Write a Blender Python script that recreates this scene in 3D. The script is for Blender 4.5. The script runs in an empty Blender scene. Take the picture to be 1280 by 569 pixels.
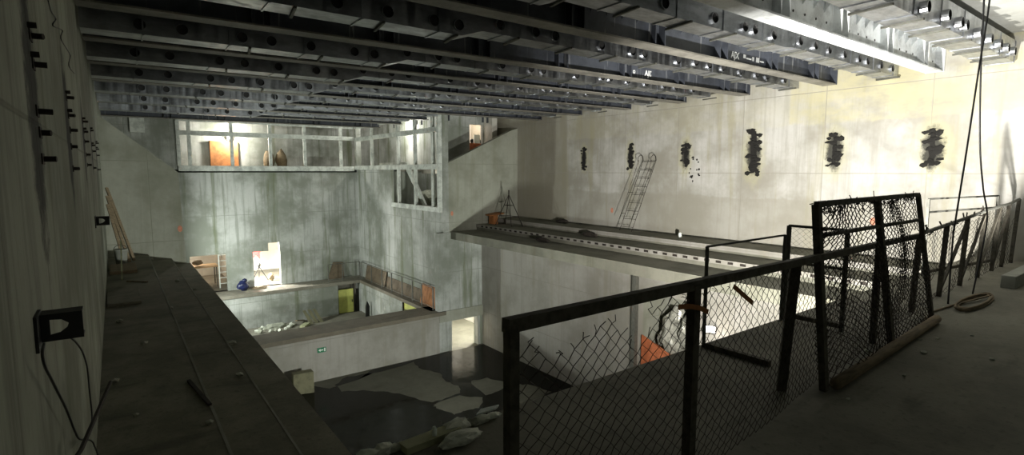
import bpy, bmesh, math, random
from mathutils import Vector, Matrix, noise
R = random.Random(7)
C = bpy.context.scene.collection
V = Vector
# ------------------------------------------------------------------ helpers
ORI = {}
class MB:
    def __init__(s): s.v = []; s.f = []
    def add(s, vs, fs):
        n = len(s.v); s.v += [tuple(p) for p in vs]; s.f += [tuple(i + n for i in f) for f in fs]; return s
    def box(s, x0, x1, y0, y1, z0, z1):
        return s.add([(x, y, z) for z in (z0, z1) for y in (y0, y1) for x in (x0, x1)],
                     [(0,2,3,1),(4,5,7,6),(0,1,5,4),(2,6,7,3),(0,4,6,2),(1,3,7,5)])
    def bar(s, p, q, w, h, up=(0,0,1)):
        p, q = V(p), V(q); d = (q-p).normalized(); u = V(up)
        if abs(d.dot(u)) > .98: u = V((0,1,0)) if abs(d.y) < .9 else V((1,0,0))
        a = d.cross(u).normalized(); b = a.cross(d)
        vs = [c + a*sx*w/2 + b*sy*h/2 for c in (p, q) for sx, sy in ((-1,-1),(1,-1),(1,1),(-1,1))]
        return s.add(vs, [(0,1,2,3),(7,6,5,4),(0,4,5,1),(1,5,6,2),(2,6,7,3),(3,7,4,0)])
    def tube(s, pts, r, n=6, cap=True):
        pts = [V(p) for p in pts]; m = len(pts)
        if m < 2: return s
        rs = r if isinstance(r, (list, tuple)) else [r]*m
        d0 = (pts[1]-pts[0]).normalized(); u = V((0,0,1)) if abs(d0.z) < .9 else V((1,0,0))
        a = d0.cross(u).normalized(); vs = []
        for i, p in enumerate(pts):
            d = (pts[min(i+1, m-1)] - pts[max(i-1, 0)])
            if d.length < 1e-9: d = d0
            d.normalize(); a = a - d*a.dot(d)
            if a.length < 1e-6: a = d.orthogonal()
            a.normalize(); b = d.cross(a)
            for k in range(n):
                t = 2*math.pi*k/n; vs.append(p + (a*math.cos(t) + b*math.sin(t))*rs[i])
        fs = [(i*n+k, i*n+(k+1) % n, (i+1)*n+(k+1) % n, (i+1)*n+k) for i in range(m-1) for k in range(n)]
        if cap: fs += [tuple(range(n-1, -1, -1)), tuple((m-1)*n+k for k in range(n))]
        return s.add(vs, fs)
    def prism(s, poly, off):
        n = len(poly); o = V(off); vs = [V(p) for p in poly] + [V(p)+o for p in poly]
        return s.add(vs, [tuple(range(n-1, -1, -1)), tuple(range(n, 2*n))] + [(i, (i+1) % n, n+(i+1) % n, n+i) for i in range(n)])
    def lathe(s, c, prof, n=16):
        c = V(c); vs = []; fs = []; m = len(prof)
        for r, z in prof:
            for k in range(n):
                t = 2*math.pi*k/n; vs.append((c.x+r*math.cos(t), c.y+r*math.sin(t), c.z+z))
        for i in range(m-1):
            for k in range(n): fs.append((i*n+k, i*n+(k+1) % n, (i+1)*n+(k+1) % n, (i+1)*n+k))
        fs += [tuple(range(n-1, -1, -1)), tuple((m-1)*n+k for k in range(n))]
        return s.add(vs, fs)
    def lump(s, c, rad, seed=0, rough=.35, sub=2):
        bm = bmesh.new(); bmesh.ops.create_icosphere(bm, subdivisions=sub, radius=1); c = V(c)
        rad = V(rad) if hasattr(rad, '__len__') else V((rad,)*3); vs = []
        for v in bm.verts:
            k = 1 + rough*noise.noise(v.co*1.7 + V((seed*3.1, seed*1.7, seed)))+ rough*.5*noise.noise(v.co*4 + V((seed, 9, seed*2.3)))
            vs.append((c.x+v.co.x*rad.x*k, c.y+v.co.y*rad.y*k, c.z+v.co.z*rad.z*k))
        fs = [tuple(v.index for v in f.verts) for f in bm.faces]; bm.free()
        return s.add(vs, fs)
    def build(s, name, m, parent=None, smooth=False, bevel=0, kind=None, origin=None, label=None):
        if parent is not None: o0 = V(ORI[parent.name])
        elif origin is not None: o0 = V(origin)
        else:
            xs, ys, zs = zip(*s.v); o0 = V(((min(xs)+max(xs))/2, (min(ys)+max(ys))/2, min(zs)))
        me = bpy.data.meshes.new(name)
        me.from_pydata([tuple(V(p)-o0) for p in s.v], [], s.f); me.update()
        bm = bmesh.new(); bm.from_mesh(me); bmesh.ops.recalc_face_normals(bm, faces=bm.faces)
        if bevel: bmesh.ops.bevel(bm, geom=bm.edges[:], offset=bevel, segments=1, affect='EDGES', clamp_overlap=True)
        bm.to_mesh(me); bm.free()
        if smooth:
            for p in me.polygons: p.use_smooth = True
        me.materials.append(m)
        o = bpy.data.objects.new(name, me); C.objects.link(o)
        if parent is not None: o.parent = parent
        else: o.location = o0
        ORI[o.name] = tuple(o0)
        if kind: o['kind'] = kind
        if label: o['label'] = label
        return o
def tag(o, label, cat, group=None, kind=None):
    o['label'] = label; o['category'] = cat
    if group: o['group'] = group
    if kind: o['kind'] = kind
    return o
def thing(name, loc, label, cat, group=None):
    o = bpy.data.objects.new(name, None); C.objects.link(o); o.location = loc; ORI[o.name] = tuple(loc)
    o.empty_display_size = .2
    return tag(o, label, cat, group)
def struct(name, mb, m): return mb.build(name, m, kind='structure')
def panel(ax, pos, th, u0, u1, z0, z1, holes=()):
    """wall slab with rectangular holes; ax 'x' = the wall runs along X at y=pos..pos+th"""
    us = sorted({u0, u1, *[h[0] for h in holes], *[h[1] for h in holes]}); us = [u for u in us if u0 <= u <= u1]
    zs = sorted({z0, z1, *[h[2] for h in holes], *[h[3] for h in holes]}); zs = [z for z in zs if z0 <= z <= z1]
    b = MB()
    for a, c in zip(us, us[1:]):
        run = None
        for d, e in zip(zs, zs[1:]):
            mu, mz = (a+c)/2, (d+e)/2
            if any(h[0] < mu < h[1] and h[2] < mz < h[3] for h in holes):
                if run: _pb(b, ax, pos, th, a, c, *run); run = None
            else: run = (run[0], e) if run else (d, e)
        if run: _pb(b, ax, pos, th, a, c, *run)
    return b
def _pb(b, ax, pos, th, a, c, d, e):
    if ax == 'x': b.box(a, c, pos, pos+th, d, e)
    else: b.box(pos, pos+th, a, c, d, e)
def lerp(a, b, t): return V(a)*(1-t) + V(b)*t

# ------------------------------------------------------------------ materials
class NT:
    def __init__(s, name):
        s.m = bpy.data.materials.new(name); s.m.use_nodes = True; s.t = s.m.node_tree; s.n = s.t.nodes
        s.b = s.n['Principled BSDF']
    def L(s, a, b): s.t.links.new(a, b)
    def mk(s, t, **k):
        n = s.n.new(t)
        for a, v in k.items(): setattr(n, a, v)
        return n
    def _set(s, n, i, x):
        if x is None: return
        if hasattr(x, 'is_output') or hasattr(x, 'links'): s.L(x, n.inputs[i])
        else: n.inputs[i].default_value = x
    def math(s, op, a, b=None, c=None, clamp=False):
        n = s.mk('ShaderNodeMath', operation=op, use_clamp=clamp)
        for i, x in enumerate((a, b, c)): s._set(n, i, x)
        return n.outputs[0]
    def mix(s, f, a, b, mode='MIX'):
        n = s.mk('ShaderNodeMix', data_type='RGBA', blend_type=mode)
        s._set(n, 0, f); s._set(n, 6, a); s._set(n, 7, b); return n.outputs[2]
    def pos(s): return s.mk('ShaderNodeNewGeometry').outputs['Position']
    def obj(s): return s.mk('ShaderNodeTexCoord').outputs['Object']
    def map(s, v, sc):
        n = s.mk('ShaderNodeMapping'); s.L(v, n.inputs[0]); n.inputs['Scale'].default_value = sc; return n.outputs[0]
    def noise(s, v, sc=1, det=4, rough=.6, dist=0):
        n = s.mk('ShaderNodeTexNoise'); s.L(v, n.inputs['Vector']); n.inputs['Scale'].default_value = sc
        n.inputs['Detail'].default_value = det; n.inputs['Roughness'].default_value = rough; n.inputs['Distortion'].default_value = dist
        return n.outputs[0]
    def step(s, x, a, b, o0=0., o1=1.):
        n = s.mk('ShaderNodeMapRange', interpolation_type='SMOOTHSTEP'); s._set(n, 0, x)
        n.inputs[1].default_value = a; n.inputs[2].default_value = b; n.inputs[3].default_value = o0; n.inputs[4].default_value = o1
        return n.outputs[0]
    def bump(s, h, st=.3, d=.02):
        n = s.mk('ShaderNodeBump'); s.L(h, n.inputs['Height']); n.inputs['Strength'].default_value = st; n.inputs['Distance'].default_value = d
        s.L(n.outputs[0], s.b.inputs['Normal'])
    def col(s, c): s._set(s.b, s.b.inputs.find('Base Color'), c)
    def rgh(s, c): s._set(s.b, s.b.inputs.find('Roughness'), c)
def rgb(r, g, b): return (r, g, b, 1)
def concrete(name, base, dark, stain, seam=(2.4, 1.9, .0), streak=.5, green=.3, soot=None, zones=False, clean=.5, axis='xy'):
    t = NT(name); p = t.pos(); sep = t.mk('ShaderNodeSeparateXYZ'); t.L(p, sep.inputs[0]); X, Y, Z = sep.outputs
    big = t.noise(p, .45, 5, .65); fine = t.noise(p, 9, 4, .7)
    st = t.noise(t.map(p, (4.2, 4.2, .2)), 1, 6, .72, .3); st2 = t.noise(t.map(p, (1.6, 1.6, .12)), 1, 4, .65)
    c = t.mix(t.step(big, .36, .64), dark, base)
    c = t.mix(t.math('MULTIPLY', t.step(st, .48, .66), streak), c, dark)
    c = t.mix(t.math('MULTIPLY', t.step(st2, .53, .68), green), c, stain)
    c = t.mix(t.math('MULTIPLY', t.step(fine, .5, .75), .25), c, dark)
    u = X if axis == 'x' else Y if axis == 'y' else t.math('ADD', X, Y)
    def line(q, per, off, w):
        f = t.math('PINGPONG', t.math('ADD', q, off + 100*per), per/2); return t.step(f, w*.3, w, 1, 0)
    sl = line(u, seam[0], seam[2], .018); hl = line(Z, seam[1], .35, .018)
    if zones:
        wob = t.math('MULTIPLY', t.math('SUBTRACT', t.noise(p, 1.2, 4), .5), .35)
        zz = t.math('ADD', Z, wob)
        yellow = t.math('MULTIPLY', t.math('MULTIPLY', t.step(zz, 3.32, 3.42), t.math('ADD', t.step(Y, 7.9, 8.0, .75, 0), .25)), t.step(t.noise(t.map(p, (1, .5, 1)), .8, 5, .7), .32, .6))
        c = t.mix(t.math('MULTIPLY', yellow, .8), c, rgb(.52, .48, .29))
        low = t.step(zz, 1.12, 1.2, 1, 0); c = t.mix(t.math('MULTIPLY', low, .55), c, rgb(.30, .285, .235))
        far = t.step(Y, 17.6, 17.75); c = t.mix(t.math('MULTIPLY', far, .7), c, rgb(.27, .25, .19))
    c = t.mix(t.math('MULTIPLY', t.math('MAXIMUM', sl, hl), .75), c, dark)
    if soot:
        d = None; dist = t.math('MULTIPLY', t.math('SUBTRACT', t.noise(p, 6, 5, .7), .5), 1.3)
        for (yy, zc, wy, wz) in soot:
            a = t.math('DIVIDE', t.math('SUBTRACT', Y, yy), wy); b = t.math('DIVIDE', t.math('SUBTRACT', Z, zc), wz)
            e = t.math('SQRT', t.math('ADD', t.math('MULTIPLY', a, a), t.math('MULTIPLY', b, b)))
            d = e if d is None else t.math('MINIMUM', d, e)
        d = t.math('ADD', d, dist)
        if zones: c = t.mix(t.math('MULTIPLY', t.step(d, .9, 1.9, 1, 0), .32), c, rgb(.5, .47, .22))
        c = t.mix(t.math('MULTIPLY', t.step(d, .55, 1.15, 1, 0), .93), c, rgb(.02, .02, .018))
    t.col(c); t.rgh(.88)
    h = t.math('ADD', t.math('MULTIPLY', st, .5), t.math('ADD', t.math('MULTIPLY', fine, .35), t.math('MULTIPLY', t.math('MAXIMUM', sl, hl), -.6)))
    t.bump(h, .35, .03); return t.m
def plain(name, c, rough=.6, metal=0., var=.25, sc=6, bump=.1, dark=None, stretch=(1, 1, 1)):
    t = NT(name); p = t.map(t.obj(), stretch); n = t.noise(p, sc, 5, .65)
    dk = dark or tuple(x*.45 for x in c[:3]) + (1,)
    t.col(t.mix(t.math('MULTIPLY', t.step(n, .4, .7), var*2, clamp=True), c, dk)); t.rgh(rough); t.b.inputs['Metallic'].default_value = metal
    if bump: t.bump(n, bump, .01)
    return t.m
def emit(name, c, s):
    t = NT(name); t.col(c); t.b.inputs['Emission Color'].default_value = c; t.b.inputs['Emission Strength'].default_value = s; return t.m
SOOT_Y = [16.59, 14.02, 11.51, 9.02, 6.66, 4.43]
M = {}
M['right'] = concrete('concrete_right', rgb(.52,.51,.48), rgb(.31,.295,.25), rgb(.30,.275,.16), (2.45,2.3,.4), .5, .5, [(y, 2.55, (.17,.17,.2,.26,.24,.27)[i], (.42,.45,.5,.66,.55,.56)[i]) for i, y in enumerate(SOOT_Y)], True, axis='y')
M['left'] = concrete('concrete_left', rgb(.35,.365,.30), rgb(.18,.19,.15), rgb(.12,.13,.085), (1.3,2.6,.2), .75, .6, [(3.72,2.36,.3,.85),(6.4,2.4,.34,.75),(9.7,2.4,.34,.65),(13.1,2.4,.3,.6),(16.4,2.4,.3,.6)], axis='y')
M['back'] = concrete('concrete_back', rgb(.47,.48,.46), rgb(.22,.235,.20), rgb(.12,.14,.07), (2.05,2.3,.3), .7, .75, axis='xy')
M['mid'] = concrete('concrete_parapet', rgb(.34,.345,.29), rgb(.22,.225,.175), rgb(.19,.19,.12), (3.3,2.7,.9), .25, .4)
M['lower'] = concrete('concrete_lower', rgb(.36,.345,.315), rgb(.25,.24,.205), rgb(.22,.2,.14), (2.6,2.2,.1), .4, .35, axis='y')
M['tier'] = concrete('concrete_tier', rgb(.23,.225,.18), rgb(.13,.13,.1), rgb(.12,.11,.07), (50,50,11), .15, .5)
M['room'] = concrete('plaster_room', rgb(.7,.68,.62), rgb(.55,.53,.47), rgb(.5,.46,.36), (3,3,.4), .2, .2)
M['ceil'] = concrete('concrete_ceiling', rgb(.33,.335,.31), rgb(.22,.22,.2), rgb(.2,.19,.15), (50,50,11), .1, .3)
def floor_mat(name, a, b, c3, sc=1.1):
    t = NT(name); p = t.pos(); n = t.noise(p, sc, 6, .68); f = t.noise(p, 14, 5, .75); g = t.noise(t.map(p, (.3, 1, 1)), 2.2, 4, .6)
    c = t.mix(t.step(n, .36, .66), a, b); c = t.mix(t.math('MULTIPLY', t.step(f, .52, .72), .6), c, c3); c = t.mix(t.math('MULTIPLY', t.step(g, .56, .7), .5), c, c3)
    t.col(c); t.rgh(.85); t.bump(t.math('ADD', f, t.math('MULTIPLY', n, .5)), .35, .02); return t.m
M['ledge'] = floor_mat('ledge_dirt', rgb(.25,.24,.18), rgb(.155,.15,.108), rgb(.07,.068,.05))
M['platform'] = floor_mat('platform_dirt', rgb(.26,.25,.2), rgb(.175,.168,.135), rgb(.09,.085,.065), .8)
M['hall'] = floor_mat('hall_floor', rgb(.115,.112,.085), rgb(.085,.083,.06), rgb(.055,.053,.04))
M['stage'] = floor_mat('stage_floor', rgb(.26,.245,.2), rgb(.19,.175,.14), rgb(.13,.12,.09))
M['rim'] = floor_mat('rim_dirt', rgb(.19,.165,.125), rgb(.14,.125,.095), rgb(.1,.085,.06))
t = NT('puddle_water'); t.col(rgb(.009,.0085,.006)); n = t.noise(t.pos(), 3, 4); t.rgh(t.step(n, .3, .7, .05, .25)); t.b.inputs['Specular IOR Level'].default_value = .08; t.bump(n, .03, .01); M['water'] = t.m
t = NT('galvanised_sheet'); p = t.pos(); n = t.noise(t.map(p, (1.2, 3, 3)), 2, 5, .7); n2 = t.noise(t.map(p, (9, 9, .6)), 1, 3)
t.col(t.mix(t.step(n, .35, .65), rgb(.50,.52,.55), rgb(.34,.35,.37))); t.b.inputs['Metallic'].default_value = 1.0
t.rgh(t.step(n2, .3, .7, .28, .5)); t.bump(t.noise(t.map(p, (2, 2, 1)), 1.2, 3), .12, .03); M['duct'] = t.m
M['duct_dark'] = plain('outlet_shade', rgb(.02,.02,.02), .8, 0, .2)  # near-black colour paints the shade inside the round outlet holes
def steel(name, c, drip):
    t = NT(name); p = t.pos(); n = t.noise(p, 2.2, 5, .7); s = t.noise(t.map(p, (14, 14, .5)), 1, 3, .5)
    q = t.mix(t.step(n, .4, .65), c, tuple(x*.6 for x in c[:3])+(1,)); q = t.mix(t.math('MULTIPLY', t.step(s, .62, .7), .55), q, drip)
    t.col(q); t.rgh(.5); t.bump(n, .08, .01); return t.m
M['beam'] = steel('dark_primer', rgb(.055,.062,.078), rgb(.3,.31,.32))
M['flange'] = steel('lit_rusty_flange', rgb(.2,.19,.165), rgb(.28,.26,.22))  # rust and the light on the flange undersides put into one paler tone
M['white'] = steel('white_primer', rgb(.72,.75,.76), rgb(.5,.5,.46))
M['frame'] = steel('grey_white_frame', rgb(.62,.65,.60), rgb(.4,.4,.34))
M['fence'] = plain('old_brown_steel', rgb(.11,.1,.075), .75, .2, .4, 14, .3, rgb(.04,.033,.024))
M['fence_grey'] = plain('grey_steel', rgb(.13,.13,.11), .6, .3, .3, 12, .1)
M['wire'] = plain('rusty_wire', rgb(.05,.04,.03), .7, .4, .3, 20, 0)
M['rebar'] = plain('rusty_rebar', rgb(.035,.028,.022), .8, .2, .3, 20, .2)
M['soot'] = plain('soot', rgb(.012,.011,.009), .95, 0, .3, 20, .2)
M['rubber'] = plain('black_rubber', rgb(.016,.016,.016), .5, 0, .2, 20, 0)
M['wood'] = plain('weathered_wood', rgb(.26,.2,.125), .8, 0, .4, 3, .2, stretch=(1, 8, 8))
M['wood_pale'] = plain('pale_plank', rgb(.42,.43,.26), .8, 0, .35, 4, .2)
M['wood_orange'] = plain('orange_board', rgb(.42,.17,.055), .8, 0, .4, 4, .15)
M['olive'] = plain('olive_board', rgb(.2,.19,.115), .8, 0, .3, 4, .1)
M['stone'] = plain('broken_concrete', rgb(.78,.8,.7), .9, 0, .35, 9, .5)
M['stone_dark'] = plain('dusty_stone', rgb(.42,.43,.35), .9, 0, .45, 9, .5)
M['yellow'] = plain('yellow_door_paint', rgb(.62,.64,.17), .6, 0, .2, 3, .05)
M['blue'] = plain('blue_plastic', rgb(.008,.014,.07), .45, 0, .3, 5, .1)
M['red'] = plain('red_cloth', rgb(.5,.012,.01), .8, 0, .1, 5, .1)
M['orange'] = plain('orange_sheet', rgb(.5,.15,.06), .65, 0, .35, 6, .2)
M['film'] = plain('clear_plastic_film', rgb(.42,.42,.36), .2, .15, .5, 5, .6)
M['green'] = plain('green_sign', rgb(.015,.2,.09), .5, 0, .1, 5, 0)
M['signwhite'] = plain('sign_white', rgb(.8,.85,.8), .5, 0, .05, 5, 0)
M['chalk'] = plain('white_chalk', rgb(.85,.87,.88), .9, 0, .2, 9, 0)
M['red_spray'] = plain('red_spray_paint', rgb(.6,.25,.16), .9, 0, .3, 12, 0)
M['bucket'] = plain('grey_plastic', rgb(.33,.34,.3), .6, 0, .2, 5, 0)
M['wood_dark'] = plain('grimy_board', rgb(.15,.115,.075), .85, 0, .4, 3, .2)
M['sheet'] = plain('fibre_board', rgb(.23,.22,.165), .9, 0, .3, 4, .1)
M['cream'] = plain('cream_board', rgb(.6,.42,.24), .7, 0, .2, 3, 0)
M['lamp'] = emit('lamp_glass', rgb(1,.97,.88), 40)
M['lamp2'] = emit('lamp_tube', rgb(1,.97,.9), 25)

# ------------------------------------------------------------------ setting
XL, XR, YS = -.31, 16.2, 21.3
struct('wall_left', MB().box(XL-.4, XL, -3, 36, -6.6, 5.3), M['left'])
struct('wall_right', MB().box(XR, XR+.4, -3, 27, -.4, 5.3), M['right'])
struct('ceiling', MB().box(XL-.4, XR+.4, -3, 37, 5.06, 5.4), M['ceil'])
struct('floor', MB().box(XL-.4, 16.6, -3, 37, -6.8, -6.4), M['hall'])
# left gallery, three treads stepping down towards the hall
b = MB().prism([(XL,3.4,-1.5),(1.94,3.4,-1.5),(1.94,3.4,-1.15),(1.4,3.4,-1.15),(1.4,3.4,-.95),(.76,3.4,-.95),(.76,3.4,-.75),(XL,3.4,-.75)], (0, YS-3.4, 0))
struct('gallery_left', b, M['ledge'])
struct('pale_strip_gallery', MB().box(.735, .765, 3.4, YS, -.76, -.745), M['mid'])
struct('pale_strip_gallery', MB().box(1.38, 1.405, 3.4, YS, -.96, -.945), M['mid'])
struct('wall_under_gallery', MB().box(1.5, 1.75, 3.4, YS, -6.4, -1.5), M['mid'])
# right gallery with dotted riser, tread by tread
b = MB().prism([(12.3,3.5,-1.1),(16.2,3.5,-1.1),(16.2,3.5,-.28),(14.95,3.5,-.28),(14.95,3.5,-.5),(13.75,3.5,-.5),(13.75,3.5,-.76),(12.3,3.5,-.76)], (0, YS-3.5, 0))
g = struct('gallery_right', b, M['tier'])
struct('pale_strip_gallery', MB().box(13.70, 13.752, 3.6, YS-.05, -.63, -.5), M['lower'])  # paler riser strips: their stronger light than the treads is put into the colour
struct('pale_strip_gallery', MB().box(14.90, 14.952, 3.6, YS-.05, -.42, -.28), M['lower'])
b = MB()
y = 4.0
while y < 21:
    b.box(13.69, 13.72, y, y+.16, -.6, -.53); y += .37
b.build('riser_slot', M['rebar'], parent=None, kind='structure')
# lower side wall under the right gallery with a recess holding site equipment
struct('wall_lower_right', panel('y', 14.0, .3, 3.4, YS, -6.4, -1.1, [(9.45, 11.65, -6.4, -2.0)]), M['lower'])
struct('wall_recess', MB().box(16.0, 16.2, 9, 12.2, -6.4, -1.1), M['mid'])
struct('wall_recess', MB().box(14.3, 16.0, 11.65, 11.9, -6.4, -1.1), M['mid'])
struct('wall_recess', MB().box(14.3, 16.0, 9.2, 9.45, -6.4, -1.1), M['mid'])
# platform of the camera
struct('platform', MB().box(XL, XR, -3, 3.5, -.35, 0), M['platform'])
struct('wall_under_platform', MB().box(1.9, 14.0, 2.9, 3.2, -6.4, -.35), M['lower'])
# portal walls beside the stage, each with a raking top
b = MB().prism([(12.25,YS,-.8),(16.2,YS,-.8),(16.2,YS,4.12),(15.85,YS,4.02),(12.25,YS,2.4)], (0, .3, 0))
struct('wall_portal_right', b, M['mid'])
b = MB().prism([(XL,YS,-6.4),(1.86,YS,-6.4),(1.82,YS,-.9),(1.75,YS,1.98),(XL,YS,3.78)], (0, .3, 0))
struct('wall_portal_left', b, M['mid'])
struct('wall_portal_low', panel('x', YS-.05, .35, 11.62, 14.0, -6.4, -.8, [(12.3, 13.75, -6.4, -4.98)]), M['back'])
struct('trim_lintel', MB().box(11.62, 14.0, YS-.12, YS+.02, -4.95, -4.45), M['mid'])
# stage block with the pit behind its front wall
struct('wall_stage_front', MB().box(1.8, 11.62, YS-.1, 22.5, -6.4, -4.62), M['lower'])
struct('trim_stage', MB().box(1.8, 11.95, YS-.16, 22.5, -4.62, -4.45), M['rim'])
struct('floor_pit', MB().box(1.8, 11.5, 22.5, 30.6, -6.45, -6.36), M['stage'])
struct('wall_pit_back', panel('x', 30.6, .3, 1.8, 11.45, -6.4, -4.62, [(10.1, 11.42, -6.4, -4.62)]), M['back'])
struct('wall_pit_alcove', MB().box(10.0, 11.45, 31.4, 31.6, -6.4, -4.6), M['stage'])
struct('wall_pit_side', panel('y', 11.45, .3, 22.5, 31, -6.4, -4.62, [(22.75, 24.75, -6.4, -4.62)]), M['back'])
struct('floor_upstage', MB().box(-.3, 12.3, 30.55, 38, -4.62, -4.45), M['stage'])
struct('floor_walkway', MB().box(11.4, 12.3, 21.6, 30.55, -4.62, -4.45), M['rim'])
# stage house back wall and side wall with the gallery openings
HB = [(2.9,4.6,-4.45,-2.42),(5.92,7.33,-4.45,-2.45),(6.72,7.31,-2.5,-2.0),(2.7,11.95,2.1,4.62)]
struct('wall_back', panel('x', 32.0, .3, -.3, 12.25, -4.6, 5.3, HB), M['back'])
struct('wall_stage_side', panel('y', 11.95, .3, 21.3, 32.0, -4.6, 5.3, [(21.6,31.95,2.2,4.62),(21.6,26.6,.26,2.25)]), M['back'])
struct('floor_gallery_back', MB().box(-.3, 14.44, 32.0, 35.2, 1.95, 2.1), M['stage'])
struct('floor_gallery_side', MB().box(12.0, 14.44, 26.6, 32.2, 2.0, 2.2).box(12.0, 14.44, 21.62, 26.6, .1, .26), M['stage'])
struct('wall_gallery_back', MB().box(-.3, 14.8, 35.2, 35.5, 1.9, 5.3), M['back'])
struct('wall_gallery_side', MB().box(14.45, 14.6, 23.7, 35.2, -.1, 5.06), M['back'])
# rooms behind the two doorways
struct('wall_room_back', MB().box(-.3, 12.3, 37.6, 37.9, -4.5, -1.5), M['room'])
struct('wall_room_middle', MB().box(5.1, 5.3, 32.3, 37.6, -4.45, -1.5), M['room'])
struct('wall_room_side', MB().box(9.6, 9.8, 32.3, 37.6, -4.45, -1.5), M['room'])
struct('ceiling_room', MB().box(-.3, 12.3, 32.3, 37.9, -1.7, -1.5), M['room'])
# passage behind the low doorway right of the stage
struct('wall_passage', MB().box(12.3, 16.5, 25.8, 26.0, -6.4, -3.5), M['room'])
struct('wall_passage', MB().box(11.75, 11.9, 21.65, 25.8, -6.4, -4.62), M['room'])
struct('wall_passage', MB().box(15.6, 15.8, 21.65, 25.8, -6.4, -3.5), M['room'])
struct('ceiling_passage', MB().box(11.96, 16.5, 21.7, 26.0, -3.5, -3.3), M['room'])
# corridor above the right portal wall
struct('wall_corridor', panel('x', 23.5, .2, 13.1, 16.2, .0, 5.06, [(14.78, 15.6, 2.1, 4.42)]), M['back'])
struct('wall_gallery_step', MB().box(12.27, 14.44, 26.5, 26.6, .26, 1.98), M['back'])
struct('wall_corridor_pier', MB().box(15.64, 15.95, 22.7, 23.5, 2.0, 5.06), M['room'])
struct('wall_corridor_end', MB().box(14.62, 16.8, 25.6, 25.8, 2.0, 5.06), M['room'])
struct('floor_corridor', MB().box(13.1, 16.2, 21.62, 25.6, 1.9, 2.1), M['stage'])
# water on the hall floor
def at(x, y, ax, val):
    F, cx, cy = 665., 640., 284.5; P = math.atan(70/F); S = math.atan(498*math.cos(P)/F)
    sp, cp, ss, cs = math.sin(P), math.cos(P), math.sin(S), math.cos(S)
    d = V((ss*cp, cs*cp, -sp)) + (x-cx)/F*V((cs, -ss, 0)) - (y-cy)/F*V((ss*sp, cs*sp, cp))
    o = V((0, 0, 2.0)); return o + d*((val-o[ax])/d[ax])
def rough_outline(pts, jit, n=4):
    out = []
    for i in range(len(pts)):
        a, c = pts[i], pts[(i+1) % len(pts)]
        for k in range(n):
            q = lerp(a, c, k/n); j = jit if k else 0
            out.append(V((q.x + R.uniform(-j, j), q.y + R.uniform(-j, j), 0)))
    return out
def c6(l): return [at(320+x/2.909, 400+y/2.909, 2, -6.4) for x, y in l]
dry = [c6([(285,238),(330,207),(460,188),(575,152),(592,175),(670,195),(690,225),(735,240),(742,268),(680,290),(640,300),(560,280),(480,262),(390,256),(310,262)]),
       c6([(782,222),(840,210),(905,225),(900,250),(835,275),(792,240)]), c6([(645,310),(740,275),(825,282),(812,322),(760,332),(722,346),(655,322)]),
       c6([(955,232),(1010,240),(1075,262),(1010,300),(945,330),(930,290)])]
bm = bmesh.new()
def loop(pts):
    vs = [bm.verts.new((p.x, p.y, 0)) for p in pts]
    for i in range(len(vs)): bm.edges.new((vs[i], vs[(i+1) % len(vs)]))
loop([V((1.78,3.3,0)), V((13.97,3.3,0)), V((13.97,21.1,0)), V((12.3,21.15,0)), V((8.3,21.12,0)), V((7.4,20.4,0)), V((6.2,20.2,0)), V((5.6,21.1,0)), V((1.78,21.1,0))])
for d in dry: loop(rough_outline(d, .07))
bmesh.ops.triangle_fill(bm, use_beauty=True, use_dissolve=False, edges=bm.edges)
me = bpy.data.meshes.new('puddle'); bm.to_mesh(me); bm.free(); me.materials.append(M['water'])
o = bpy.data.objects.new('puddle', me); o.location = (0, 0, -6.392); C.objects.link(o)
tag(o, 'dark shallow water spread over the lowest hall floor around dry patches', 'puddle')

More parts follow.
